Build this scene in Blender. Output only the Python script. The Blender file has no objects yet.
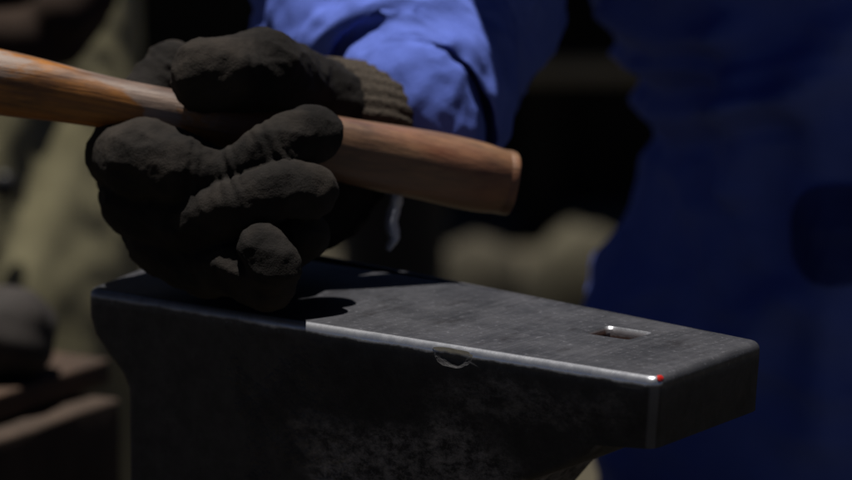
import bpy, bmesh, math, random
from mathutils import Vector, Matrix, noise
random.seed(4)
S = bpy.context.scene
COL = S.collection
R = math.radians

# ------------------------------------------------------------------ camera
PITCH = R(10.6); DIST = 2.0; LENS = 152.0
FPX = LENS/36*852
CAM = Vector((0, -DIST*math.cos(PITCH), .8+DIST*math.sin(PITCH)))
cd = bpy.data.cameras.new('camera'); cam = bpy.data.objects.new('camera', cd); COL.objects.link(cam)
cam.location = CAM; cam.rotation_euler = (R(90)-PITCH, 0, 0)
cd.lens = LENS; cd.sensor_width = 36; cd.clip_start = .05; cd.clip_end = 500
cd.dof.use_dof = True; cd.dof.focus_distance = 1.74; cd.dof.aperture_fstop = 6.3
S.camera = cam

# ------------------------------------------------------------------ light
SUN = Vector((-.07, .085, .98)).normalized()      # towards the sun
w = bpy.data.worlds.new('World'); S.world = w; w.use_nodes = True
nt = w.node_tree; bg = nt.nodes['Background']
sky = nt.nodes.new('ShaderNodeTexSky'); sky.sky_type = 'NISHITA'; sky.sun_disc = False
sky.sun_elevation = math.asin(SUN.z); sky.sun_rotation = math.atan2(SUN.x, SUN.y)
sky.altitude = 2500; sky.air_density = .14; sky.dust_density = .2; sky.ozone_density = 1.0
nt.links.new(sky.outputs[0], bg.inputs[0]); bg.inputs[1].default_value = .05
sl = bpy.data.lights.new('sun', 'SUN'); sl.energy = 5.0; sl.angle = R(.5); sl.color = (1, .95, .88)
so = bpy.data.objects.new('sun', sl); COL.objects.link(so)
so.rotation_euler = SUN.to_track_quat('Z', 'Y').to_euler()
S.view_settings.view_transform = 'Standard'; S.view_settings.look = 'None'
S.view_settings.exposure = 0.1; S.view_settings.gamma = 1

# ------------------------------------------------------------------ helpers
def ray(px, py):
    x = (px-426)/FPX; y = -(py-240)/FPX
    return Vector((x, math.cos(PITCH)+y*math.sin(PITCH), -math.sin(PITCH)+y*math.cos(PITCH)))
def P(px, py, Y):                 # point of the place at depth Y
    r = ray(px, py); return CAM + r*((Y-CAM.y)/r.y)
def PZ(px, py, Z):                # point of the place at height Z
    r = ray(px, py); return CAM + r*((Z-CAM.z)/r.z)
def tag(o, label=None, cat=None, group=None, kind=None):
    if label: o['label'] = label
    if cat: o['category'] = cat
    if group: o['group'] = group
    if kind: o['kind'] = kind
    return o
def link(name, bm, mat, parent=None, smooth=True):
    me = bpy.data.meshes.new(name)
    bmesh.ops.recalc_face_normals(bm, faces=bm.faces)
    bm.to_mesh(me); bm.free()
    if smooth:
        for p in me.polygons: p.use_smooth = True
    o = bpy.data.objects.new(name, me); COL.objects.link(o)
    for m in (mat if isinstance(mat, (list, tuple)) else [mat]): me.materials.append(m)
    if parent: o.parent = parent; o.matrix_parent_inverse = parent.matrix_world.inverted() if False else Matrix()
    return o
def baked(o):                     # apply the modifiers
    dg = bpy.context.evaluated_depsgraph_get(); dg.update()
    me = bpy.data.meshes.new_from_object(o.evaluated_get(dg)); o.modifiers.clear()
    old = o.data; o.data = me; bpy.data.meshes.remove(old)
    return o
def smooth_path(pts, n):          # catmull-rom over tuples of floats
    out = []; m = len(pts)
    for i in range(m-1):
        p0 = pts[max(i-1, 0)]; p1 = pts[i]; p2 = pts[i+1]; p3 = pts[min(i+2, m-1)]
        for k in range(n):
            t = k/n
            out.append([.5*((2*b)+(-a+c)*t+(2*a-5*b+4*c-d)*t*t+(-a+3*b-3*c+d)*t**3) for a, b, c, d in zip(p0, p1, p2, p3)])
    out.append(list(pts[-1])); return out
def loft(rings, caps=True, bm=None):
    bm = bm or bmesh.new(); vs = [[bm.verts.new(p) for p in r] for r in rings]; n = len(vs[0])
    for a, b in zip(vs, vs[1:]):
        for i in range(n): bm.faces.new((a[i], a[(i+1) % n], b[(i+1) % n], b[i]))
    if caps: bm.faces.new(vs[0][::-1]); bm.faces.new(vs[-1])
    return bm
def tube(path, seg=24, sub=8, disp=None, squash=1.0, caps=True, up=Vector((0, 0, 1)), bm=None, power=2):
    """path: (x,y,z,r) knots"""
    pts = smooth_path(path, sub); rings = []; L = 0
    for i, p in enumerate(pts):
        c = Vector(p[:3]); a = Vector(pts[max(i-1, 0)][:3]); b = Vector(pts[min(i+1, len(pts)-1)][:3])
        if i: L += (c-Vector(pts[i-1][:3])).length
        t = (b-a).normalized(); s = t.cross(up).normalized(); u = s.cross(t).normalized(); ring = []
        for k in range(seg):
            th = 2*math.pi*k/seg; cs, sn = math.cos(th), math.sin(th)
            f = (abs(cs)**power+abs(sn)**power)**(-1/power)
            r = p[3]*f
            d = s*cs*squash+u*sn
            q = c+d*r
            if disp: q += d*disp(q, th, L)
            ring.append(q)
        rings.append(ring)
    return loft(rings, caps, bm)
def capsule_into(bm, a, ra, b, rb, seg=20):
    """round-ended tapered limb segment"""
    a = Vector(a); b = Vector(b); t = (b-a); l = t.length; t.normalize()
    up = Vector((0, 0, 1)) if abs(t.z) < .9 else Vector((1, 0, 0))
    s = t.cross(up).normalized(); u = s.cross(t)
    rows = []
    for i in range(1, 7):
        ph = math.pi/2*(1-i/7); rows.append((a-t*ra*math.sin(ph), ra*math.cos(ph)))
    for i in range(7): rows.append((a.lerp(b, i/6), ra+(rb-ra)*i/6))
    for i in range(1, 7):
        ph = math.pi/2*i/7; rows.append((b+t*rb*math.sin(ph), rb*math.cos(ph)))
    loft([[c+(s*math.cos(2*math.pi*k/seg)+u*math.sin(2*math.pi*k/seg))*r for k in range(seg)] for c, r in rows], True, bm)
def displace(o, fn):
    me = o.data; ns = [v.normal.copy() for v in me.vertices]
    for v, n in zip(me.vertices, ns): v.co += n*fn(v.co.copy(), n)
    me.update()
def fuse(name, chains, voxel, mat, parent=None, smooth_it=4, disp=None):
    """limb chains [(x,y,z,r)...] merged into one continuous skin"""
    bm = bmesh.new()
    for ch in chains:
        if len(ch) == 1: capsule_into(bm, ch[0][:3], ch[0][3], Vector(ch[0][:3])+Vector((.0005, 0, 0)), ch[0][3])
        for p, q in zip(ch, ch[1:]): capsule_into(bm, p[:3], p[3], q[:3], q[3])
    o = link(name, bm, mat, parent)
    m = o.modifiers.new('r', 'REMESH'); m.mode = 'VOXEL'; m.voxel_size = voxel; m.use_smooth_shade = True
    if smooth_it:
        k = o.modifiers.new('s', 'SMOOTH'); k.iterations = smooth_it; k.factor = .5
    baked(o)
    if disp: displace(o, disp)
    for p in o.data.polygons: p.use_smooth = True
    if not o.data.materials: o.data.materials.append(mat)
    return o
def box_into(bm, x0, x1, y0, y1, z0, z1, bevel=0, M=None):
    r = bmesh.ops.create_cube(bm, size=1); vs = r['verts']
    for v in vs:
        v.co = Vector(((x0+x1)/2+v.co.x*(x1-x0), (y0+y1)/2+v.co.y*(y1-y0), (z0+z1)/2+v.co.z*(z1-z0)))
    if bevel:
        es = list({e for v in vs for e in v.link_edges})
        rr = bmesh.ops.bevel(bm, geom=es, offset=bevel, segments=3, profile=.5, affect='EDGES')
        vs = list({v for f in rr['faces'] for v in f.verts} | {v for v in vs if v.is_valid})
    if M: bmesh.ops.transform(bm, matrix=M, verts=[v for v in vs if v.is_valid])

def fold(p, scale, seed=0.0):     # ridged cloth noise
    q = p*scale+Vector((seed, seed*1.7, -seed))
    return 1-2*abs(noise.noise(q))
def seg_dist(x, z, poly):
    best = 9
    for (a, b), (c, d) in zip(poly, poly[1:]):
        dx, dz = c-a, d-b; t = max(0, min(1, ((x-a)*dx+(z-b)*dz)/(dx*dx+dz*dz)))
        best = min(best, math.hypot(x-a-t*dx, z-b-t*dz))
    return best

# ------------------------------------------------------------------ materials
class Mat:
    def __init__(s, name, rough=.8, metal=0, spec=.5):
        s.m = bpy.data.materials.new(name); s.m.use_nodes = True; s.t = s.m.node_tree
        s.b = s.t.nodes['Principled BSDF']; s.b.inputs['Roughness'].default_value = rough
        s.b.inputs['Metallic'].default_value = metal; s.b.inputs['Specular IOR Level'].default_value = spec
        s.tc = s.t.nodes.new('ShaderNodeTexCoord')
    def n(s, k, **kw):
        x = s.t.nodes.new(k)
        for a, v in kw.items(): setattr(x, a, v)
        return x
    def l(s, a, b): s.t.links.new(a, b)
    def noise(s, scale, detail=6, rough=.6, stretch=None, rot=None, dist=0):
        v = s.tc.outputs['Object']
        if stretch or rot:
            mp = s.n('ShaderNodeMapping')
            if stretch: mp.inputs['Scale'].default_value = stretch
            if rot: mp.inputs['Rotation'].default_value = rot
            s.l(v, mp.inputs[0]); v = mp.outputs[0]
        t = s.n('ShaderNodeTexNoise'); t.inputs['Scale'].default_value = scale; t.inputs['Detail'].default_value = detail
        t.inputs['Roughness'].default_value = rough; t.inputs['Distortion'].default_value = dist
        s.l(v, t.inputs['Vector']); return t.outputs['Fac']
    def ramp(s, fac, stops):
        r = s.n('ShaderNodeValToRGB'); e = r.color_ramp.elements
        while len(e) < len(stops): e.new(.5)
        for el, (p, c) in zip(e, stops):
            el.position = p; el.color = (c, c, c, 1) if isinstance(c, (int, float)) else (*c, 1)
        s.l(fac, r.inputs[0]); return r.outputs[0]
    def mix(s, fac, a, b, mode='MIX'):
        x = s.n('ShaderNodeMix', data_type='RGBA', blend_type=mode)
        for sock, v in ((x.inputs[0], fac), (x.inputs[6], a), (x.inputs[7], b)):
            if isinstance(v, (int, float)): sock.default_value = v
            elif isinstance(v, tuple): sock.default_value = (*v, 1)
            else: s.l(v, sock)
        return x.outputs[2]
    def math(s, op, a, b=0.0, c=None):
        x = s.n('ShaderNodeMath', operation=op)
        for sock, v in zip(x.inputs, (a, b, c)):
            if v is None: continue
            if isinstance(v, (int, float)): sock.default_value = v
            else: s.l(v, sock)
        return x.outputs[0]
    def bump(s, h, dist, strength=1, prev=None):
        b = s.n('ShaderNodeBump'); b.inputs['Distance'].default_value = dist; b.inputs['Strength'].default_value = strength
        s.l(h, b.inputs['Height'])
        if prev is not None: s.l(prev, b.inputs['Normal'])
        return b.outputs[0]
    def normal(s, x): s.l(x, s.b.inputs['Normal'])
    def color(s, x):
        if isinstance(x, tuple): s.b.inputs['Base Color'].default_value = (*x, 1)
        else: s.l(x, s.b.inputs['Base Color'])
    def rough(s, x): s.l(x, s.b.inputs['Roughness'])

def cloth_mat(name, c1, c2, weave=1800, sheen=.0, spec=.15):
    m = Mat(name, .92, 0, spec)
    m.color(m.mix(m.ramp(m.noise(9, 8, .65), [(.35, 0), (.68, 1)]), c1, c2))
    b = m.bump(m.noise(90, 6, .7), .0012, .6)
    a = m.noise(weave, 2, .5)
    m.normal(m.bump(a, .0004, .8, b))
    if sheen: m.b.inputs['Sheen Weight'].default_value = sheen
    return m.m
M_blue = cloth_mat('blue_cotton', (.088, .135, .485), (.125, .185, .61))
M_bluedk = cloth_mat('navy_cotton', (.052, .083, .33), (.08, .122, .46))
M_khaki = cloth_mat('khaki_cotton', (.19, .172, .100), (.31, .282, .172))
M_leather = cloth_mat('brown_leather', (.014, .009, .007), (.028, .018, .013), 500)
M_bootleather = cloth_mat('boot_leather', (.012, .01, .009), (.025, .02, .016), 500, 0, .4)
M_skin = Mat('skin', .6); M_skin.color((.45, .27, .19)); M_skin.normal(M_skin.bump(M_skin.noise(300), .0004)); M_skin = M_skin.m

def glove_mat():
    m = Mat('glove_fabric', .95, 0, .12)
    c = m.mix(m.ramp(m.noise(38, 8, .7), [(.3, 0), (.7, 1)]), (.007, .0065, .0065), (.022, .0195, .018))
    c = m.mix(m.ramp(m.noise(14, 4, .6), [(.5, 0), (.72, .7)]), c, (.050, .041, .034))
    m.color(c); m.b.inputs['Sheen Weight'].default_value = 0
    b = m.bump(m.noise(110, 3, .5), .0010, .5)
    b = m.bump(m.noise(330, 4, .65), .0008, .7, b)
    m.normal(m.bump(m.noise(1100, 3, .6), .0005, .9, b))
    return m.m
M_glove = glove_mat()
def knit_mat():
    m = Mat('knit_cuff', .95, 0, .1)
    v = m.n('ShaderNodeTexVoronoi'); v.inputs['Scale'].default_value = 620; m.l(m.tc.outputs['Object'], v.inputs['Vector'])
    c = m.mix(v.outputs['Distance'], (.085, .07, .056), (.024, .02, .017))
    m.color(c); m.normal(m.bump(v.outputs['Distance'], .0007, .8)); return m.m
M_knit = knit_mat()

A = PZ(86, 288, .8); B = PZ(655, 378, .8); Cc = PZ(763, 340, .8); K = PZ(370, 262, .8)
ux = (B-A).normalized(); uy = Vector((-ux.y, ux.x, 0)); LEN = (B-A).length
AM = Matrix(((ux.x, uy.x, 0, A.x), (ux.y, uy.y, 0, A.y), (0, 0, 1, .8), (0, 0, 0, 1)))
h = [AM.inverted() @ PZ(*q, .8) for q in ((592, 331), (650, 333), (614, 325), (618, 342))]
hc = sum(h, Vector())/4; HOLE = (hc.x, hc.y, -.006)
def steel_mat():
    m = Mat('anvil_steel', .5, 0, .3)
    sep = m.n('ShaderNodeSeparateXYZ'); m.l(m.tc.outputs['Object'], sep.inputs[0])
    nz = m.noise(60, 5, .7)
    zz = m.math('ADD', sep.outputs[2], m.math('MULTIPLY', m.math('SUBTRACT', nz, .5), .006))
    top = m.ramp(m.math('MULTIPLY_ADD', zz, 120, 1.15), [(.15, 0), (.75, 1)])   # bare worn face and edges: top 6 mm
    scr = m.ramp(m.noise(300, 4, .8, (1, .03, .3), (0, 0, R(8))), [(.45, 0), (.75, 1)])
    scr2 = m.ramp(m.noise(260, 4, .8, (.05, 1, .3), (0, 0, R(-14))), [(.5, 0), (.72, 1)])
    blot = m.noise(24, 9, .72)
    topc = m.mix(m.ramp(blot, [(.3, 0), (.7, 1)]), (.030, .032, .038), (.080, .081, .092))
    topc = m.mix(m.math('MULTIPLY', scr, .18), topc, (.22, .22, .25))
    spk = m.ramp(m.noise(230, 5, .8), [(.56, 0), (.68, 1)]); topc = m.mix(m.math('MULTIPLY', spk, .4), topc, (.30, .30, .34))
    dng = m.ramp(m.noise(48, 6, .7, (1, .6, 1), (0, 0, .6)), [(.56, 0), (.70, 1)]); topc = m.mix(m.math('MULTIPLY', dng, .75), topc, (.022, .020, .022))
    topc = m.mix(m.math('MULTIPLY', scr2, .12), topc, (.10, .095, .10))
    pit = m.noise(70, 10, .8)
    sidec = m.mix(m.ramp(pit, [(.4, 0), (.7, 1)]), (.017, .017, .020), (.045, .044, .048))
    # burnished, rounded edge between face and side, its near-side glint painted in pale
    gn = m.n('ShaderNodeSeparateXYZ'); m.l(m.tc.outputs['Normal'], gn.inputs[0])
    edge = m.math('MULTIPLY', m.ramp(m.math('MULTIPLY_ADD', m.math('ADD', sep.outputs[2], m.math('MULTIPLY', m.math('SUBTRACT', m.noise(45, 5, .7), .5), .005)), 90, .86), [(.42, 0), (.55, 1)]), m.math('MULTIPLY', m.ramp(gn.outputs[2], [(.90, 1), (.985, 0)]), m.ramp(sep.outputs[1], [(.008, 1), (.015, .35)])))
    edge = m.math('MULTIPLY', edge, m.math('MULTIPLY', m.math('MULTIPLY', m.ramp(sep.outputs[0], [(.10, .35), (.18, 1)]), m.ramp(m.noise(60, 8, .75), [(.34, .6), (.55, 1)])), m.ramp(m.math('MULTIPLY', gn.outputs[1], -1), [(.05, 0), (.3, 1)])))
    # scuffed patches on the forged side, painted pale as if lit at a grazing angle
    wx = m.n('ShaderNodeTexNoise'); wx.inputs['Scale'].default_value = 18; wx.inputs['Detail'].default_value = 7; wx.inputs['Roughness'].default_value = .7; m.l(m.tc.outputs['Object'], wx.inputs['Vector'])
    wo = m.n('ShaderNodeVectorMath', operation='MULTIPLY_ADD'); m.l(wx.outputs['Color'], wo.inputs[0]); wo.inputs[1].default_value = (.10, 0, .07); m.l(m.tc.outputs['Object'], wo.inputs[2])
    def patch(cx, cz, rx, rz):
        mp = m.n('ShaderNodeMapping'); mp.inputs['Location'].default_value = (-(cx+.05)/rx, 0, -(cz+.035)/rz); mp.inputs['Scale'].default_value = (1/rx, 0, 1/rz)
        m.l(wo.outputs[0], mp.inputs[0]); ln = m.n('ShaderNodeVectorMath', operation='LENGTH'); m.l(mp.outputs[0], ln.inputs[0])
        return m.ramp(ln.outputs['Value'], [(.55, 1), (1.0, 0)])
    pm = m.math('MAXIMUM', patch(.205, -.066, .085, .032), m.math('MULTIPLY', patch(.275, -.026, .075, .018), .5))
    grit = m.ramp(m.noise(150, 8, .85, (.6, 1, 1)), [(.44, 0), (.66, 1)])
    sidec = m.mix(m.math('MULTIPLY', pm, grit), sidec, (.33, .315, .32))
    c = m.mix(top, sidec, topc)
    vd = m.n('ShaderNodeVectorMath', operation='DISTANCE'); m.l(m.tc.outputs['Object'], vd.inputs[0]); vd.inputs[1].default_value = HOLE
    corner = m.math('MULTIPLY', m.ramp(m.math('MULTIPLY', gn.outputs[0], m.math('MULTIPLY', gn.outputs[1], -1)), [(.25, 0), (.42, 1)]), m.ramp(m.math('ADD', sep.outputs[0], m.math('MULTIPLY', sep.outputs[2], 0)), [(.30, 0), (.32, 1)]))  # pale line painted down the heel corner for its highlight
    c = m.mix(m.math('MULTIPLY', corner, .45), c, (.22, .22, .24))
    rust = m.math('MULTIPLY', m.ramp(m.math('MULTIPLY', vd.outputs['Value'], 30), [(.5, 1), (.62, 0)]), m.ramp(m.math('MULTIPLY', sep.outputs[2], -400), [(.2, 0), (.9, 1)]))
    c = m.mix(rust, c, (.085, .045, .036)); m.color(m.mix(edge, c, (.66, .68, .74)))
    m.l(m.math('MULTIPLY_ADD', edge, .40, m.math('MULTIPLY', top, .45)), m.b.inputs['Metallic'])
    rt = m.math('MULTIPLY_ADD', blot, .35, .30)
    rr_ = m.math('ADD', m.math('MULTIPLY', top, m.math('SUBTRACT', rt, .6)), .6)
    m.l(m.math('MULTIPLY_ADD', edge, m.math('SUBTRACT', .24, rr_), rr_), m.b.inputs['Roughness'])
    # forged, rough patch low on the side
    sx = m.math('ADD', sep.outputs[0], m.math('MULTIPLY', m.math('SUBTRACT', m.noise(16, 6, .7), .5), .30))
    rp = m.ramp(m.math('MULTIPLY_ADD', sx, 14, -1.4), [(.2, .05), (.9, 1)])
    hgt = m.math('MULTIPLY', pit, m.math('MULTIPLY', rp, m.ramp(m.math('MULTIPLY', sep.outputs[2], -40), [(.25, 0), (.9, 1)])))
    b = m.bump(hgt, .005, .8)
    b = m.bump(m.noise(420, 5, .7), .0004, .5, b)
    b = m.bump(m.math('ADD', scr, scr2), .00008, .4, b)
    b2_ = m.n('ShaderNodeMix', data_type='VECTOR'); geo = m.n('ShaderNodeNewGeometry')
    m.l(m.math('MULTIPLY', edge, .8), b2_.inputs[0]); m.l(b, b2_.inputs[4]); m.l(geo.outputs['Normal'], b2_.inputs[5])
    m.normal(b2_.outputs[1]); return m.m
M_steel = steel_mat()

def wood_handle_mat():
    m = Mat('handle_wood', .42, 0, .5)
    ax = m.noise(55, 8, .7, (.09, 1, 1), None, .3)      # object X is the handle axis
    fine = m.noise(420, 4, .7, (.03, 1, 1))
    c = m.mix(m.ramp(ax, [(.3, 0), (.62, 1)]), (.10, .035, .010), (.50, .20, .035))
    c = m.mix(m.math('MULTIPLY', m.ramp(fine, [(.4, 0), (.7, 1)]), .5), c, (.05, .02, .01))
    sep = m.n('ShaderNodeSeparateXYZ'); m.l(m.tc.outputs['Object'], sep.inputs[0])
    # greyer, hand-worn butt; chips of old grey lacquer towards the head
    butt = m.ramp(m.math('MULTIPLY_ADD', sep.outputs[0], 9, -1.7), [(.1, 0), (.6, 1)])
    c = m.mix(m.math('MULTIPLY', butt, .75), c, m.mix(ax, (.060, .036, .026), (.215, .145, .105)))
    chip = m.ramp(m.noise(26, 5, .6, (.35, 1, 1), None, .8), [(.56, 0), (.61, 1)])
    chip = m.math('MULTIPLY', chip, m.math('SUBTRACT', 1, butt))
    c = m.mix(m.math('MULTIPLY', chip, .8), c, (.26, .22, .20))
    stain = m.ramp(m.noise(17, 6, .65, (.4, 1, 1), None, .5), [(.5, 0), (.62, 1)])
    c = m.mix(m.math('MULTIPLY', stain, .75), c, (.045, .022, .016))
    red = m.ramp(m.noise(30, 3, .5, (.25, 1, 1)), [(.55, 0), (.68, 1)])
    c = m.mix(m.math('MULTIPLY', m.math('MULTIPLY', red, butt), .35), c, (.30, .09, .045))
    m.color(c)
    m.rough(m.math('MULTIPLY_ADD', ax, .35, .25))
    m.normal(m.bump(m.math('ADD', fine, ax), .0007, .7)); return m.m
M_handle = wood_handle_mat()

def simple(name, c1, c2, rough=.8, scale=30, bd=.002, stretch=None, metal=0):
    m = Mat(name, rough, metal, .3)
    f = m.noise(scale, 8, .7, stretch)
    m.color(m.mix(m.ramp(f, [(.3, 0), (.7, 1)]), c1, c2)); m.normal(m.bump(f, bd, .8)); return m.m
M_ground = simple('dry_earth', (.02, .017, .011), (.085, .074, .048), .95, 2.6, .03)
M_blackwood = simple('blackened_wood', (.004, .004, .004), (.010, .009, .008), .9, 20, .002, (.2, 1, 1))
M_palewood = simple('pale_board', (.16, .145, .115), (.25, .22, .17), .8, 20, .002, (.1, 1, 1))
M_blocktim = simple('old_timber', (.026, .018, .013), (.075, .05, .036), .85, 16, .004, (1, 1, .3))
M_slab = simple('rusty_slab', (.018, .014, .012), (.10, .055, .032), .75, 22, .003, (.4, 1, 1))
M_bark = simple('stump_bark', (.03, .02, .014), (.09, .065, .045), .95, 18, .01, (1, 1, .15))
M_lump = simple('dark_iron', (.02, .017, .016), (.04, .034, .031), .8, 20, .002)
M_headsteel = simple('hammer_steel', (.06, .06, .06), (.16, .16, .17), .45, 40, .001, None, 1)
M_drum = simple('filler_drum_black', (.004, .004, .006), (.010, .010, .014), .7, 15, .002)
M_red = simple('red_glint_tint', (.42, .012, .01), (.60, .03, .02), .4, 60, .0003)
M_nail = simple('dark_button', (.01, .01, .012), (.02, .02, .022), .4, 60, .0003)

# ------------------------------------------------------------------ ground
bm = bmesh.new(); bmesh.ops.create_grid(bm, x_segments=60, y_segments=60, size=60)
for v in bm.verts:
    if v.co.length > 3: v.co.z += .03*noise.noise(v.co*.3)
tag(link('ground', bm, M_ground), kind='structure')

# ------------------------------------------------------------------ anvil
wid_r = (Cc-B).dot(uy); off_r = (Cc-B).dot(ux)
kx = (K-A).dot(ux); ky = (K-A).dot(uy)
cx_ = (Cc-A).dot(ux)
slope = (wid_r-ky)/(cx_-kx)
def width(s): return min(ky+slope*(s-kx), .19) if s < cx_ else wid_r
# side profile (s, z, inset per side); the heel is on the right
Lr = LEN+.001
def section(z):                    # s-range and side inset at depth z
    return z
N = 34
levels = []
def ease(t): return t*t*(3-2*t)
zs = [0, -.0012, -.009, -.015, -.024, -.032, -.0345, -.037, -.042, -.050, -.062, -.078, -.1, -.13, -.16, -.2, -.23, -.25, -.27, -.3]
for z in zs:
    d = -z
    # left end: table lip 20 mm, cove, then straight waist
    sl_ = .0 if d < .017 else .026*ease(min(1, (d-.017)/.034))
    if d > .2: sl_ = .026-.05*ease(min(1, (d-.2)/.05))
    # right end: 34 mm heel, flat underside, cove into the waist
    if d <= .0345: sr_ = Lr-.002*ease(d/.0345)
    elif d <= .037: sr_ = Lr-.030
    elif d <= .1: sr_ = Lr-.030-.10*ease(((d-.037)/.063)**.8)
    else: sr_ = Lr-.13
    if d > .2: sr_ = Lr-.13+.05*ease(min(1, (d-.2)/.05))
    ins = 0
    if d > .2: ins = -.02*ease(min(1, (d-.2)/.05))
    levels.append((z, sl_, sr_, ins))
rings = []
for z, a, b, ins in levels:
    right = b > LEN-.01
    of = off_r if right else off_r*.4
    cs_ = [Vector((a, ins, z)), Vector((b, ins, z)), Vector((b+of, width(min(b, cx_))-ins, z)), Vector((a, width(a)-ins, z))]
    ring = []
    for i in range(4):
        p = cs_[i]; pi_ = cs_[i-1]; po = cs_[(i+1) % 4]; rad = .0075
        s0 = p+(pi_-p).normalized()*rad; s1 = p+(po-p).normalized()*rad
        for k in range(9):
            t = k/8; ring.append(s0*(1-t)**2+p*2*t*(1-t)+s1*t*t)
        nx_ = cs_[(i+1) % 4]; e1_ = nx_+(p-nx_).normalized()*rad
        for k in range(1, 22): ring.append(s1.lerp(e1_, k/22))
    for q in ring: q.x -= .25*q.y*max(0, 1-max(0, q.x)/.12)
    rings.append(ring)
bm = loft(rings[1:] and [rings[0]]+rings[2:])
bmesh.ops.recalc_face_normals(bm, faces=bm.faces)
top_edges = [e for e in bm.edges if len(e.link_faces) == 2 and abs(e.verts[0].co.z) < 1e-6 and abs(e.verts[1].co.z) < 1e-6]
bmesh.ops.bevel(bm, geom=top_edges, offset=.0042, segments=6, profile=.5, affect='EDGES')
anvil = link('anvil', bm, M_steel)
# hardy hole
cr = []
for z, k in ((-.08, .0112), (-.0030, .0112), (-.0012, .0120), (.0002, .0138), (.01, .026)):
    cr.append([Vector((hc.x+c_*k*f_, hc.y+s_*k*f_*.80, z)) for c_, s_, f_ in [(math.cos(t), math.sin(t), (abs(math.cos(t))**9+abs(math.sin(t))**9)**(-1/9)) for t in [2*math.pi*i/48 for i in range(48)]]])
cut = loft(cr)
co = link('cut', cut, M_steel)
ch = bmesh.new()                   # chipped spot on the near edge
cp = AM.inverted() @ PZ(448, 347, .8)
rng = random.Random(11)
nicks = [(cp.x+dx, .0001, -.0026+dz, rx, .0011, rz) for dx, dz, rx, rz in ((0, -.0018, .0120, .0058),)]
for q in range(0):
    k_ = rng.uniform(.0012, .0030)
    nicks.append((rng.uniform(.15, .34), -.0006, -.0012, k_*rng.uniform(.8, 2.2), k_, k_*.8))
for x_, y_, z_, a_, b_, c_ in nicks:
    r_ = bmesh.ops.create_icosphere(ch, subdivisions=5, radius=1)
    for v in r_['verts']:
        n_ = v.co.normalized(); g_ = 1+.16*noise.noise(n_*1.6+Vector((x_*90, 0, 0)))+.05*noise.noise(n_*6)
        v.co = Vector((x_+n_.x*a_*g_, y_+n_.y*b_*g_, z_+n_.z*c_*g_))
cho = link('cut2', ch, M_steel)
for q in (co, cho):
    m = anvil.modifiers.new('b', 'BOOLEAN'); m.operation = 'DIFFERENCE'; m.object = q; m.solver = 'EXACT'; m.use_self = True
baked(anvil)
for q in (co, cho): bpy.data.objects.remove(q)
bm = bmesh.new(); bm.from_mesh(anvil.data)
hard = [e for e in bm.edges if len(e.link_faces) == 2 and e.calc_face_angle(0) > R(28)]
for e in bm.edges: e.smooth = True
for e in hard: e.smooth = False
bm.to_mesh(anvil.data); bm.free()
for p in anvil.data.polygons: p.use_smooth = True
anvil.matrix_world = AM
tag(anvil, 'dark steel anvil with worn grey face, square hole and bright chipped near edge', 'anvil')
bm = bmesh.new(); bmesh.ops.create_icosphere(bm, subdivisions=3, radius=1)  # red reflection on the corner, put in as a coloured dab
rc = AM.inverted() @ PZ(664, 382, .8)
for v in bm.verts: v.co *= 1+.3*noise.noise(v.co*1.5); v.co = Vector((LEN-.0006+v.co.x*.0010, .0055+v.co.y*.0022, -.0012+v.co.z*.0009+v.co.x*-.0010))
tag(link('red_glint', bm, M_red, anvil), 'small bright red reflection built as a coloured spot on the near corner of the heel')
# stump under the anvil
bm = bmesh.new()
ctr = AM @ Vector((.14, .07, 0)); rr = []
for z in [0, .03, .1, .2, .3, .4, .46, .49, .4985]:
    k = 1+.18*math.exp(-z*9)-(.02 if z > .495 else 0)
    rr.append([Vector((ctr.x+math.cos(t)*.27*k*(1+.04*noise.noise(Vector((math.cos(t)*2, math.sin(t)*2, z)))), ctr.y+math.sin(t)*.27*k*(1+.04*noise.noise(Vector((math.cos(t)*5, math.sin(t)*5, z)))), z)) for t in [2*math.pi*i/64 for i in range(64)]])
tag(link('tree_stump', loft(rr), M_bark), 'round wooden stump standing beneath the steel anvil', 'stump')

# ------------------------------------------------------------------ hammer
hp = [(-190, 60, -.150, .0168), (-90, 66, -.147, .0168), (0, 82, -.142, .0166), (90, 99, -.138, .0137), (180, 115, -.134, .0122), (260, 131, -.126, .0142),
      (350, 151, -.115, .0168), (430, 166, -.10, .0182), (475, 176, -.092, .0184), (498, 181, -.086, .0172)]
H0 = P(*hp[0][:3]); H1 = P(*hp[-1][:3]); hx = (H1-H0).normalized(); hy = Vector((0, 0, 1)).cross(hx).normalized(); hz = hx.cross(hy)
HM = Matrix(((hx.x, hy.x, hz.x, H0.x), (hx.y, hy.y, hz.y, H0.y), (hx.z, hy.z, hz.z, H0.z), (0, 0, 0, 1)))
hi = HM.inverted()
kn = [(*(hi @ P(a, b, c)), r) for a, b, c, r in hp]
e = Vector(kn[-1][:3])
kn += [(e.x+.0060, e.y, e.z, .0172), (e.x+.0078, e.y, e.z, .0160), (e.x+.0084, e.y, e.z, .0135)]
hammer = bpy.data.objects.new('hammer', None); COL.objects.link(hammer); hammer.matrix_world = HM
tag(hammer, 'hammer with worn orange brown wooden handle, held in the dark glove above the anvil', 'hammer')
hd = lambda q, th, L: .0005*noise.noise(Vector((q.x*25, q.y*60, q.z*60)))
link('handle', tube(kn, 48, 10, hd, 1.0, True, Vector((0, 0, 1)), None, 2.5), M_handle, hammer)
bm = bmesh.new()
rr = []
for t, k in ((-.058, .019), (-.056, .021), (-.04, .021), (-.028, .017), (-.02, .0215), (.02, .0215), (.03, .016), (.045, .0145), (.06, .010), (.066, .005)):
    rr.append([Vector((-.012+math.cos(a)*k*(1.05), t, math.sin(a)*k)) for a in [2*math.pi*i/32 for i in range(32)]])
hh = link('hammer_head', loft(rr), M_headsteel, hammer)
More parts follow.
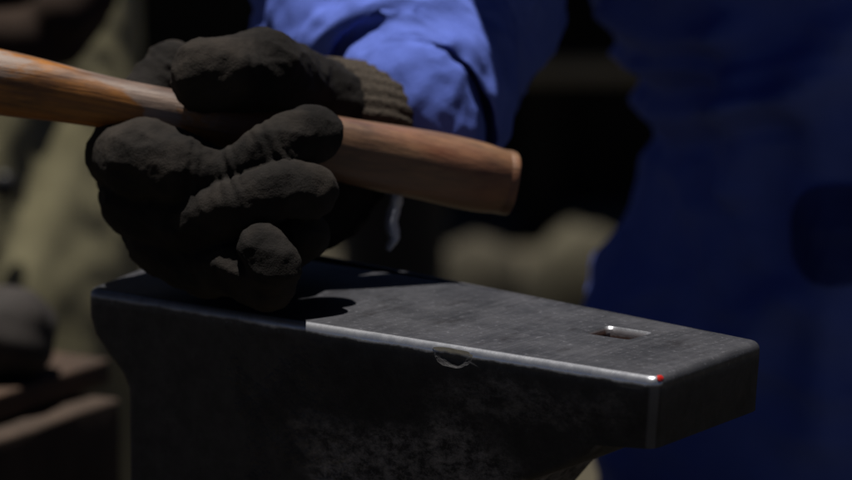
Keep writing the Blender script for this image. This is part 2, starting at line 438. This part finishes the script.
hh.matrix_parent_inverse = Matrix(); hh.rotation_euler = (R(90), 0, 0)

# ------------------------------------------------------------------ smith (right): body, jacket, sleeve, trousers
def Q(px, py, Y, r): return (*P(px, py, Y), r)
wr = P(352, 120, -.055)
sho_r = Vector((.108, .01, 1.33)); elb_r = Vector((.065, .15, 1.06))
sho_l = Vector((.56, .13, 1.36)); elb_l = Vector((.66, .2, 1.08))
spine = [(.37, .30, .88, .13), (.36, .25, 1.05, .12), (.36, .17, 1.22, .12), (.36, .12, 1.36, .08)]
body = [spine, [(.36, .12, 1.36, .05), (.30, .04, 1.46, .05), (.27, -.02, 1.54, .085), (.27, -.03, 1.61, .085)],
        [(.36, .12, 1.34, .07), (*sho_r, .058), (*elb_r, .042), (*P(425, -110, .13), .036), (*P(402, 0, .085), .034), (*P(408, 55, .03), .032), (*P(400, 100, -.03), .027), (*wr, .024), (*P(240, 150, -.1), .02)],
        [(.36, .12, 1.34, .07), (*sho_l, .058), (*elb_l, .042), (.62, .08, .92, .027), (.61, .05, .84, .02)],
        [(.29, .30, .88, .09), (.27, .28, .5, .055), (.26, .33, .1, .035), (.255, .25, .04, .032)],
        [(.45, .30, .88, .09), (.48, .28, .5, .055), (.50, .33, .1, .035), (.505, .25, .04, .032)]]
smith = fuse('person', body, .012, M_skin, None, 3)
tag(smith, 'person in loose blue work jacket, gripping the hammer in a dark glove behind the anvil', 'person')

# jacket body
ridges = [([(.135, .862), (.17, .872), (.20, .868), (.235, .884)], .008, .008),
          ([(.13, .90), (.16, .885), (.19, .892)], .009, .009), ([(.26, .91), (.255, .88), (.235, .862), (.20, .85)], .010, .012), ([(.22, .83), (.205, .80), (.21, .76)], .008, .008),
          ([(.175, .80), (.185, .765), (.195, .73)], .010, .007),
          ([(.14, .83), (.18, .84), (.23, .862)], .012, .010),
          ([(.24, .90), (.245, .84), (.25, .76), (.245, .66)], .012, .010),
          ([(.15, .80), (.13, .76), (.12, .70)], .010, .008), ([(.19, .90), (.21, .86), (.205, .80)], .010, .012), ([(.225, .74), (.20, .70), (.16, .68)], .012, .012)]
def jdisp(q, th, L):
    v = .014*fold(Vector((q.x*1.0, q.y, q.z*.45)), 9, 1.3)+.006*fold(q, 26, 4)+.002*noise.noise(q*70)
    if q.y < .3:
        for poly, wd, am in ridges: v += 1.5*am*math.exp(-(seg_dist(q.x, q.z, poly)/wd)**2)
    return v
def silhouette(knots, cx, cy, depth, name, mat, parent, disp, sub=16, seg=150):
    pts = smooth_path(knots, sub); rings = []
    for z, xl, xr, dd in pts:
        cz = cy-max(0, z-.88)*.33
        c = (xl+xr)/2; a = (xr-xl)/2; ring = []
        for k in range(seg):
            t = 2*math.pi*k/seg; cs, sn = math.cos(t), math.sin(t)
            q = Vector((c+cs*a, cz+sn*dd, z)); d = Vector((cs, sn, 0)); q += d*disp(q, t, z); ring.append(q)
        rings.append(ring)
    return link(name, loft(rings), mat, parent)
def zx(py, px, Y=.24):
    p = P(px, py, Y); return p.z, p.x
kn = []
for py, px in ((330, 590), (290, 600), (220, 642), (150, 664), (100, 656), (40, 618), (0, 596), (-60, 575)):
    z, x = zx(py, px); kn.append((z, x+.006, .64-(x-.1)*.6, .145))
z, x = zx(460, 590); kn.insert(0, (z, x+.012, .63, .15))
z, x = zx(560, 610); kn.insert(0, (z, x+.012, .62, .15))
kn += [(1.0, .055, .62, .15), (1.08, .07, .62, .15), (1.2, .10, .62, .16), (1.32, .12, .6, .14), (1.39, .2, .53, .09), (1.42, .30, .43, .06)]
jacket = silhouette(kn, 0, .27, .15, 'jacket', M_blue, smith, jdisp)
# darker fabric patch put in for a shaded hollow of the jacket
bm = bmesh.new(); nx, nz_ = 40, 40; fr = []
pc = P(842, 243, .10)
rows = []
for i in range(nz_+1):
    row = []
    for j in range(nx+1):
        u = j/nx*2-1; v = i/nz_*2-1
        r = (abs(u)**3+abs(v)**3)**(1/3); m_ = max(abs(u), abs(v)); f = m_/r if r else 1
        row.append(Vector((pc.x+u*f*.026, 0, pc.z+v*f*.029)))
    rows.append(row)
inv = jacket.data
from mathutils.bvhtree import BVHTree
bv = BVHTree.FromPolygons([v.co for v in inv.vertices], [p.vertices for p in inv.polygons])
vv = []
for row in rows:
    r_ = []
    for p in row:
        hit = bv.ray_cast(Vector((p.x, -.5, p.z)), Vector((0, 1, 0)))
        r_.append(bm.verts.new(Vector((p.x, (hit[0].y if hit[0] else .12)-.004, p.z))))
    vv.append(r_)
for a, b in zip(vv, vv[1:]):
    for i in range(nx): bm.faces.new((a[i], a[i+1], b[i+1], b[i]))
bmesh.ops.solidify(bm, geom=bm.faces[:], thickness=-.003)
pk = link('shade_patch', bm, M_bluedk, jacket); tag(pk, 'dark navy rounded patch standing in for shade on the front of the jacket')

# right sleeve, baggy, ending at the glove
def sdisp(q, th, L):
    loc = Vector((q.x*1.0, q.y*.7, q.z*.9))
    d = Vector((.62, .2, .75)); along = q.dot(d)
    v = .010*fold(q-d*along*.45, 17, 2.1)+.0045*fold(q-d*along*.2, 42, 7)+.0022*fold(q-d*along*.3, 85, 4)+.0012*noise.noise(q*150)
    return v*min(1, .5+L*4)*(.35 if q.z > 1.02 else 1)
sk = [Q(455, 205, .0, .020), Q(425, 128, -.035, .036), Q(428, 100, -.01, .046), Q(425, 60, .04, .060), Q(415, 0, .085, .076), Q(430, -110, .13, .078), (*elb_r, .085),
      ((elb_r.x+sho_r.x)/2, .15, 1.2, .082), (sho_r.x+.01, .13, 1.33, .085), (.27, .13, 1.37, .07)]
sk = [(*P(424, 122, -.015), .020), (*P(420, 124, -.024), .034), (*P(411, 119, -.028), .0385), (*P(409, 112, -.024), .042), (*P(416, 94, -.008), .050), (*P(402, 52, .03), .063), (*P(402, 0, .085), .080), (*P(425, -110, .13), .082), (*elb_r, .088),
      ((elb_r.x+sho_r.x)/2, .085, 1.2, .090), (sho_r.x+.01, .03, 1.33, .095), (.27, .09, 1.37, .075)]
slv = link('sleeve', tube(sk, 150, 22, sdisp, 1.0, True, Vector((0, 1, .2))), M_blue, jacket)
sk2 = [(.61, .06, .9, .045), (.64, .12, .97, .06), (*elb_l, .075), (.6, .17, 1.2, .08), (.54, .14, 1.33, .085), (.45, .13, 1.37, .07)]
link('sleeve', tube(sk2, 90, 10, sdisp, 1.0, True, Vector((0, 1, .2))), M_blue, jacket)
# frayed strip hanging from the cuff, coloured pale for sunlight on it
bm = bmesh.new()
tube([Q(398, 178, -.075, .0050), Q(396, 200, -.078, .0075), Q(391, 222, -.08, .0080), Q(394, 236, -.08, .0070), Q(388, 250, -.082, .0030)], 16, 8,
     lambda q, th, L: .0016*noise.noise(q*300), .45, True, Vector((0, 1, 0)), bm)
M_fray = simple('sunlit_fray', (.45, .48, .62), (.75, .77, .85), .9, 60, .001)
tag(link('cuff_strap', bm, M_fray, slv), 'frayed strap coloured pale as if sunlit, hanging below the hammer handle')
# trousers and boots
def tdisp(q, th, L): return .008*fold(Vector((q.x, q.y, q.z*.6)), 12, 3)+.002*fold(q, 40, 2)
bm = bmesh.new()
tube([(.37, .29, .95, .14), (.30, .29, .82, .13), (.27, .28, .5, .09), (.26, .31, .2, .085), (.26, .32, .07, .09)], 70, 16, tdisp, 1, True, Vector((0, 1, 0)), bm)
tube([(.37, .29, .95, .14), (.44, .29, .82, .13), (.48, .28, .5, .09), (.50, .31, .2, .085), (.50, .32, .07, .09)], 70, 16, tdisp, 1, True, Vector((0, 1, 0)), bm)
link('trousers', bm, M_bluedk, smith)
for x in (.26, .50):
    link('boot', tube([(x, .38, .055, .03), (x, .36, .06, .052), (x, .30, .055, .05), (x, .22, .045, .044), (x, .165, .04, .036), (x, .15, .038, .015)], 32, 8, None, .95, True), M_bootleather, smith)
bm = bmesh.new()                   # plain work cap
rr = [[Vector((.27+math.cos(t)*.103*k, -.03+math.sin(t)*.112*k, z-.02)) for t in [2*math.pi*i/40 for i in range(40)]] for z, k in ((1.635, 1.0), (1.66, 1.02), (1.70, .96), (1.73, .75), (1.745, .4))]
loft(rr, True, bm); box_into(bm, .20, .34, -.20, -.11, 1.612, 1.62, .003)
link('cap', bm, M_bluedk, smith)

# ------------------------------------------------------------------ glove
def fit(px, py, Y, r):             # keep it resting on, not inside, the anvil
    p = P(px, py, Y)
    while p.z-r < .8012 and Y > -.30 :
        Y -= .002; p = P(px, py, Y)
    return (*p, r)
def chain(*k): return [fit(*a) for a in k]
fingers = [
    chain((235, 120, -.075, .030), (172, 66, -.098, .0140), (140, 110, -.120, .0140), (118, 156, -.142, .0165), (146, 160, -.160, .0210), (182, 170, -.172, .0185), (222, 180, -.176, .0142), (272, 150, -.180, .0132), (313, 133, -.166, .0144)),
    chain((230, 160, -.075, .030), (130, 180, -.120, .0165), (135, 205, -.145, .0170), (195, 224, -.178, .0155), (240, 206, -.196, .0145), (280, 189, -.198, .0133), (309, 191, -.190, .0136)),
    chain((230, 200, -.080, .028), (148, 212, -.120, .0165), (158, 242, -.150, .0150), (205, 268, -.178, .0145), (236, 268, -.200, .0125), (268, 286, -.212, .0125), (275, 266, -.218, .0122), (262, 247, -.214, .0112)),
    chain((250, 210, -.080, .026), (190, 235, -.110, .0150), (205, 252, -.140, .0135), (262, 262, -.165, .0130), (308, 236, -.185, .0110)),
    chain((325, 112, -.065, .028), (300, 88, -.090, .0200), (262, 70, -.135, .0212), (236, 73, -.150, .0188), (208, 76, -.157, .0188)),
    chain((355, 122, -.052, .030), (300, 135, -.062, .034), (240, 140, -.075, .034), (215, 180, -.080, .033), (240, 215, -.088, .030), (310, 190, -.070, .033), (345, 150, -.056, .031)),
]
creases = [(P(228, 172, -.19), Vector((.9, 0, .35))), (P(272, 150, -.19), Vector((.9, 0, .5))), (P(243, 204, -.19), Vector((.9, 0, .4))), (P(252, 72, -.16), Vector((1, 0, .1))), (P(290, 85, -.10), Vector((1, 0, -.2))),
           (P(190, 166, -.19), Vector((1, 0, -.1))), (P(282, 192, -.18), Vector((1, 0, .2))), (P(180, 75, -.11), Vector((.6, 0, 1)))]
def crease(p):
    v = 0
    for c, d in creases:
        w_ = (p-c); l = w_.length
        if l < .03:
            t = w_.dot(d.normalized())+.0016*noise.noise(p*120)
            v -= (1-l/.03)*(.0014*math.exp(-(t/.0016)**2)+.0009*math.exp(-((t-.005)/.0013)**2)+.0007*math.exp(-((t+.0055)/.0014)**2)-.0006*math.exp(-((t-.0025)/.0015)**2))
    return v
def gdisp(p, n):
    return (crease(p)+.0013*noise.noise(p*48)+.0005*fold(Vector((p.x*1.0-p.z*.6, p.y*.6, p.z*.8+p.x*.3)), 120, 2)+.0011*fold(Vector((p.x*.7+p.z*.5, p.y, p.z*1.5)), 55, 8)+.00025*noise.noise(p*500))
glove = fuse('work_glove', fingers, .0013, M_glove, smith, 5, gdisp)
def cdisp(q, th, L): return .0006*math.sin(th*30)+.0012*fold(q, 30, 2)
cuff = link('knit_cuff', tube([Q(292, 118, -.060, .030), Q(318, 120, -.057, .0335), Q(348, 124, -.053, .0335), Q(374, 127, -.05, .0335), Q(388, 130, -.047, .030)], 120, 14, cdisp, 1, True, Vector((0, 1, 0))), M_knit, glove)
tag(cuff, 'brown ribbed knit cuff')

# ------------------------------------------------------------------ second person (left), khaki trousers, brown gloved hand
def Q2(px, py, Y, r): return (*P(px, py, Y), r)
hx_ = -.47
b2 = [[(hx_, 1.08, .92, .13), (hx_, 1.10, 1.15, .12), (hx_, 1.11, 1.36, .09), (hx_, 1.10, 1.48, .05), (hx_, 1.09, 1.6, .09)],
      [(hx_+.08, 1.08, .92, .08), (-.335, .93, .5, .055), (-.335, 1.0, .1, .04), (-.335, .92, .04, .035)],
      [(hx_-.08, 1.08, .92, .08), (-.60, .97, .5, .055), (-.60, 1.0, .1, .04), (-.60, .92, .04, .035)],
      [(hx_, 1.10, 1.34, .06), (-.30, 1.10, 1.36, .055), (-.27, 1.20, 1.12, .042), (-.36, 1.28, .98, .03)],
      [(hx_, 1.10, 1.34, .06), (-.66, 1.08, 1.36, .055), (-.66, .92, 1.1, .042), (-.37, .76, .93, .03)]]
p2 = fuse('person', b2, .014, M_skin, None, 3)
tag(p2, 'person in khaki trousers standing out of focus behind the left end of the anvil', 'person')
def kd(q, th, L):
    return .010*noise.noise(Vector((q.x*13, q.y*9, q.z*2.2+5)))+.006*fold(Vector((q.x*1.2, q.y, q.z*.25)), 9, 5.2)+.0025*fold(Vector((q.x, q.y, q.z*.8)), 30, 3)-.014*math.exp(-(seg_dist(q.x, q.z, [(-.30, .74), (-.325, .66), (-.35, .58)])/.016)**2)
bm = bmesh.new()
tube([(hx_, 1.10, 1.05, .15), (hx_+.06, 1.08, .93, .14), (-.355, 1.03, .82, .112), (-.350, .985, .7, .112), (-.345, .925, .5, .105), (-.34, .95, .25, .095), (-.34, .98, .08, .10)], 110, 24, kd, 1, True, Vector((0, 1, 0)), bm)
tube([(hx_, 1.10, 1.05, .15), (hx_-.06, 1.07, .93, .14), (-.585, .97, .8, .11), (-.60, .97, .65, .10), (-.60, .96, .5, .10), (-.60, .97, .25, .095), (-.60, .98, .08, .10)], 90, 16, kd, 1, True, Vector((0, 1, 0)), bm)
tr = link('trousers', bm, M_khaki, p2)
bm = bmesh.new(); bq = P(4, 186, .845)
bmesh.ops.create_uvsphere(bm, u_segments=20, v_segments=12, radius=.011)
for v in bm.verts: v.co = Vector((v.co.x, v.co.y*.6, v.co.z))+bq
link('button', bm, M_nail, tr)
bm = bmesh.new()
tube([(hx_, 1.10, 1.0, .160), (hx_, 1.11, 1.2, .17), (hx_, 1.11, 1.34, .15), (hx_, 1.10, 1.42, .07)], 80, 12, kd, 1, True, Vector((0, 1, 0)), bm)
shirt = link('shirt', bm, M_khaki, p2)
link('sleeve', tube([(-.36, 1.27, .99, .045), (-.27, 1.19, 1.12, .06), (-.30, 1.10, 1.34, .075), (hx_+.05, 1.10, 1.38, .07)], 50, 12, kd, 1, True, Vector((0, 1, 0))), M_khaki, shirt)
link('sleeve', tube([(-.39, .77, .94, .05), (-.65, .92, 1.1, .06), (-.655, 1.08, 1.34, .075), (hx_-.05, 1.10, 1.38, .07)], 50, 12, kd, 1, True, Vector((0, 1, 0))), M_khaki, shirt)
for x in (-.34, -.60):
    link('boot', tube([(x, 1.06, .055, .03), (x, 1.04, .06, .05), (x, .97, .055, .05), (x, .88, .045, .044), (x, .83, .04, .036), (x, .815, .038, .015)], 32, 8, None, .95, True), M_bootleather, p2)
g2 = [[Q2(-40, -150, .77, .045), Q2(0, -80, .74, .055), Q2(15, -20, .72, .060)],
      [Q2(45, -25, .72, .040), Q2(72, 5, .69, .030), Q2(58, 36, .66, .024), Q2(30, 40, .64, .022)],
      [Q2(30, -10, .72, .040), Q2(40, 22, .69, .030), Q2(30, 46, .66, .024), Q2(0, 40, .64, .022)],
      [Q2(10, -10, .72, .040), Q2(5, 26, .69, .030), Q2(-5, 50, .66, .024), Q2(-30, 44, .64, .022)],
      [Q2(-10, -10, .72, .040), Q2(-35, 20, .69, .028), Q2(-45, 46, .66, .022), Q2(-60, 40, .64, .02)],
      [Q2(50, -90, .72, .036), Q2(78, -40, .68, .030), Q2(84, -8, .66, .026), Q2(62, 14, .64, .022)]]
tag(fuse('leather_glove', g2, .004, M_leather, p2, 4), 'dark brown leather glove')

# ------------------------------------------------------------------ timber block, slab and rounded iron lump, lower left
YB = .30
# block: top face seen from above, front right corner near (125, 400)
c0 = P(121, 398, YB)
ang = R(60)
BMx = Matrix.Translation((c0.x, c0.y, 0)) @ Matrix.Rotation(ang, 4, 'Z')
def block(name, mat, x0, x1, y0, y1, z0, z1, bev, amp=.004, seed=1, M=BMx):
    bm = bmesh.new(); box_into(bm, x0, x1, y0, y1, z0, z1, bev)
    bmesh.ops.subdivide_edges(bm, edges=[e for e in bm.edges if e.calc_length() > .03], cuts=10, use_grid_fill=True)
    for v in bm.verts: v.co += Vector((noise.noise(v.co*14+Vector((seed, 0, 0))), noise.noise(v.co*14+Vector((0, seed, 0))), noise.noise(v.co*14+Vector((0, 0, seed)))))*amp
    o = link(name, bm, mat); o.matrix_world = M; return o
tb = block('timber_block', M_blocktim, -.50, 0, 0, .24, 0, c0.z, .003, .0018)
tag(tb, 'dark brown blurred wooden block rising from the lower left corner, under the rust brown slab', 'block')
c1 = P(101, 385, YB+.015)
sb = block('metal_slab', M_slab, -.46, .020, .022, .20, c0.z+.003, c0.z+.020, .002, .0008, 5)
tag(sb, 'flat rust brown slab with a square cut end lying on the dark wooden block', 'slab')
zt = c0.z+.020
lc = P(0, 332, YB-.02)
bm = bmesh.new(); bmesh.ops.create_uvsphere(bm, u_segments=40, v_segments=28, radius=1)
for v in bm.verts:
    n_ = v.co.normalized(); k = (abs(n_.x)**2.6+abs(n_.y)**2.6+abs(n_.z)**2.6)**(-1/2.6)
    v.co = Vector((n_.x*k*.040, n_.y*k*.032, n_.z*k*.029))*(1+.16*noise.noise(n_*1.5+Vector((3, 1, 0))))
o = link('iron_lump', bm, M_lump); o.location = (lc.x-.004, lc.y, zt+.026)
tag(o, 'rounded dark grey brown lump at the left edge, sitting on the rust brown slab', 'lump')

# ------------------------------------------------------------------ far background: black bench and added drum
yb = 4.3
def gp(px, py): return PZ(px, py, 0)
bench = bpy.data.objects.new('workbench', None); COL.objects.link(bench)
bl = P(150, 236, yb); bench.location = (0, yb, 0)
tag(bench, 'nearly black workbench far behind the anvil with one pale horizontal board', 'workbench')
def bpart(name, mat, *a, bev=.01):
    bm = bmesh.new(); box_into(bm, *a, bev); return link(name, bm, mat, bench)
x0, x1 = -1.1, 1.3
bpart('top', M_blackwood, x0, x1, -.05, .8, 1.0, 1.06)
bpart('front_panel', M_blackwood, x0+.03, x1-.03, .08, .12, .04, .997)
for x in (x0+.06, x1-.06, .2):
    for y in (.0, .7): bpart('leg', M_blackwood, x-.04, x+.04, y-.035, y+.035, 0, .998)
za = P(560, 60, yb-.06).z; zb = P(560, 80, yb-.06).z
bpart('pale_board', M_palewood, .10, .62, -.075, -.045, zb, za, bev=.004)
dr = P(395, 262, 2.2); rr = []  # drum added to stand in for the shadow below the sleeve
gd = PZ(395, 262, 0)
yd = 2.1; cxd = P(392, 240, yd).x; ztop = P(392, 90, yd).z
for z, k in ((0, .95), (.01, 1), (.14, 1), (.15, 1.03), (.16, 1), (.3, 1), (.31, 1.03), (.32, 1), (ztop-.012, 1), (ztop-.006, 1.035), (ztop, 1.0), (ztop-.004, .96), (ztop-.03, .95)):
    rr.append([Vector((cxd+math.cos(t)*.062*k, yd+math.sin(t)*.062*k, z)) for t in [2*math.pi*i/48 for i in range(48)]])
tag(link('filler_drum', loft(rr), M_drum), 'narrow black drum added to fill the dark gap behind the gloved hand', 'drum')

M_sack = simple('sack_canvas', (.035, .031, .021), (.10, .09, .06), .95, 12, .004)
M_sackdk = simple('darker_sack_canvas', (.035, .031, .022), (.08, .071, .05), .95, 12, .004)
for (px, pyt, Y, hw, mat, lab) in ((582, 226, 3.2, .078, M_sack, 'pale canvas sack out of focus behind the anvil, beside the blue jacket'),
                              (478, 238, 3.35, .070, M_sackdk, 'darker canvas sack out of focus, left of the pale sack')):
    t_ = P(px, pyt, Y); rr = []
    for f, k in ((0, .8), (.03, 1.0), (.3, 1.12), (.6, 1.05), (.82, .85), (.93, .6), (.98, .38), (1.0, .1)):
        rr.append([Vector((t_.x+math.cos(t)*hw*k*(1+.16*noise.noise(Vector((math.cos(t)*2+px, math.sin(t)*2, f*4)))), Y+math.sin(t)*hw*.8*k, t_.z*(f+.05*noise.noise(Vector((math.cos(t)*1.5, math.sin(t)+px, f*2)))*min(1, f*3)))) for t in [2*math.pi*i/60 for i in range(60)]])
    tag(link('canvas_sack', loft(rr), mat), lab, 'sack')
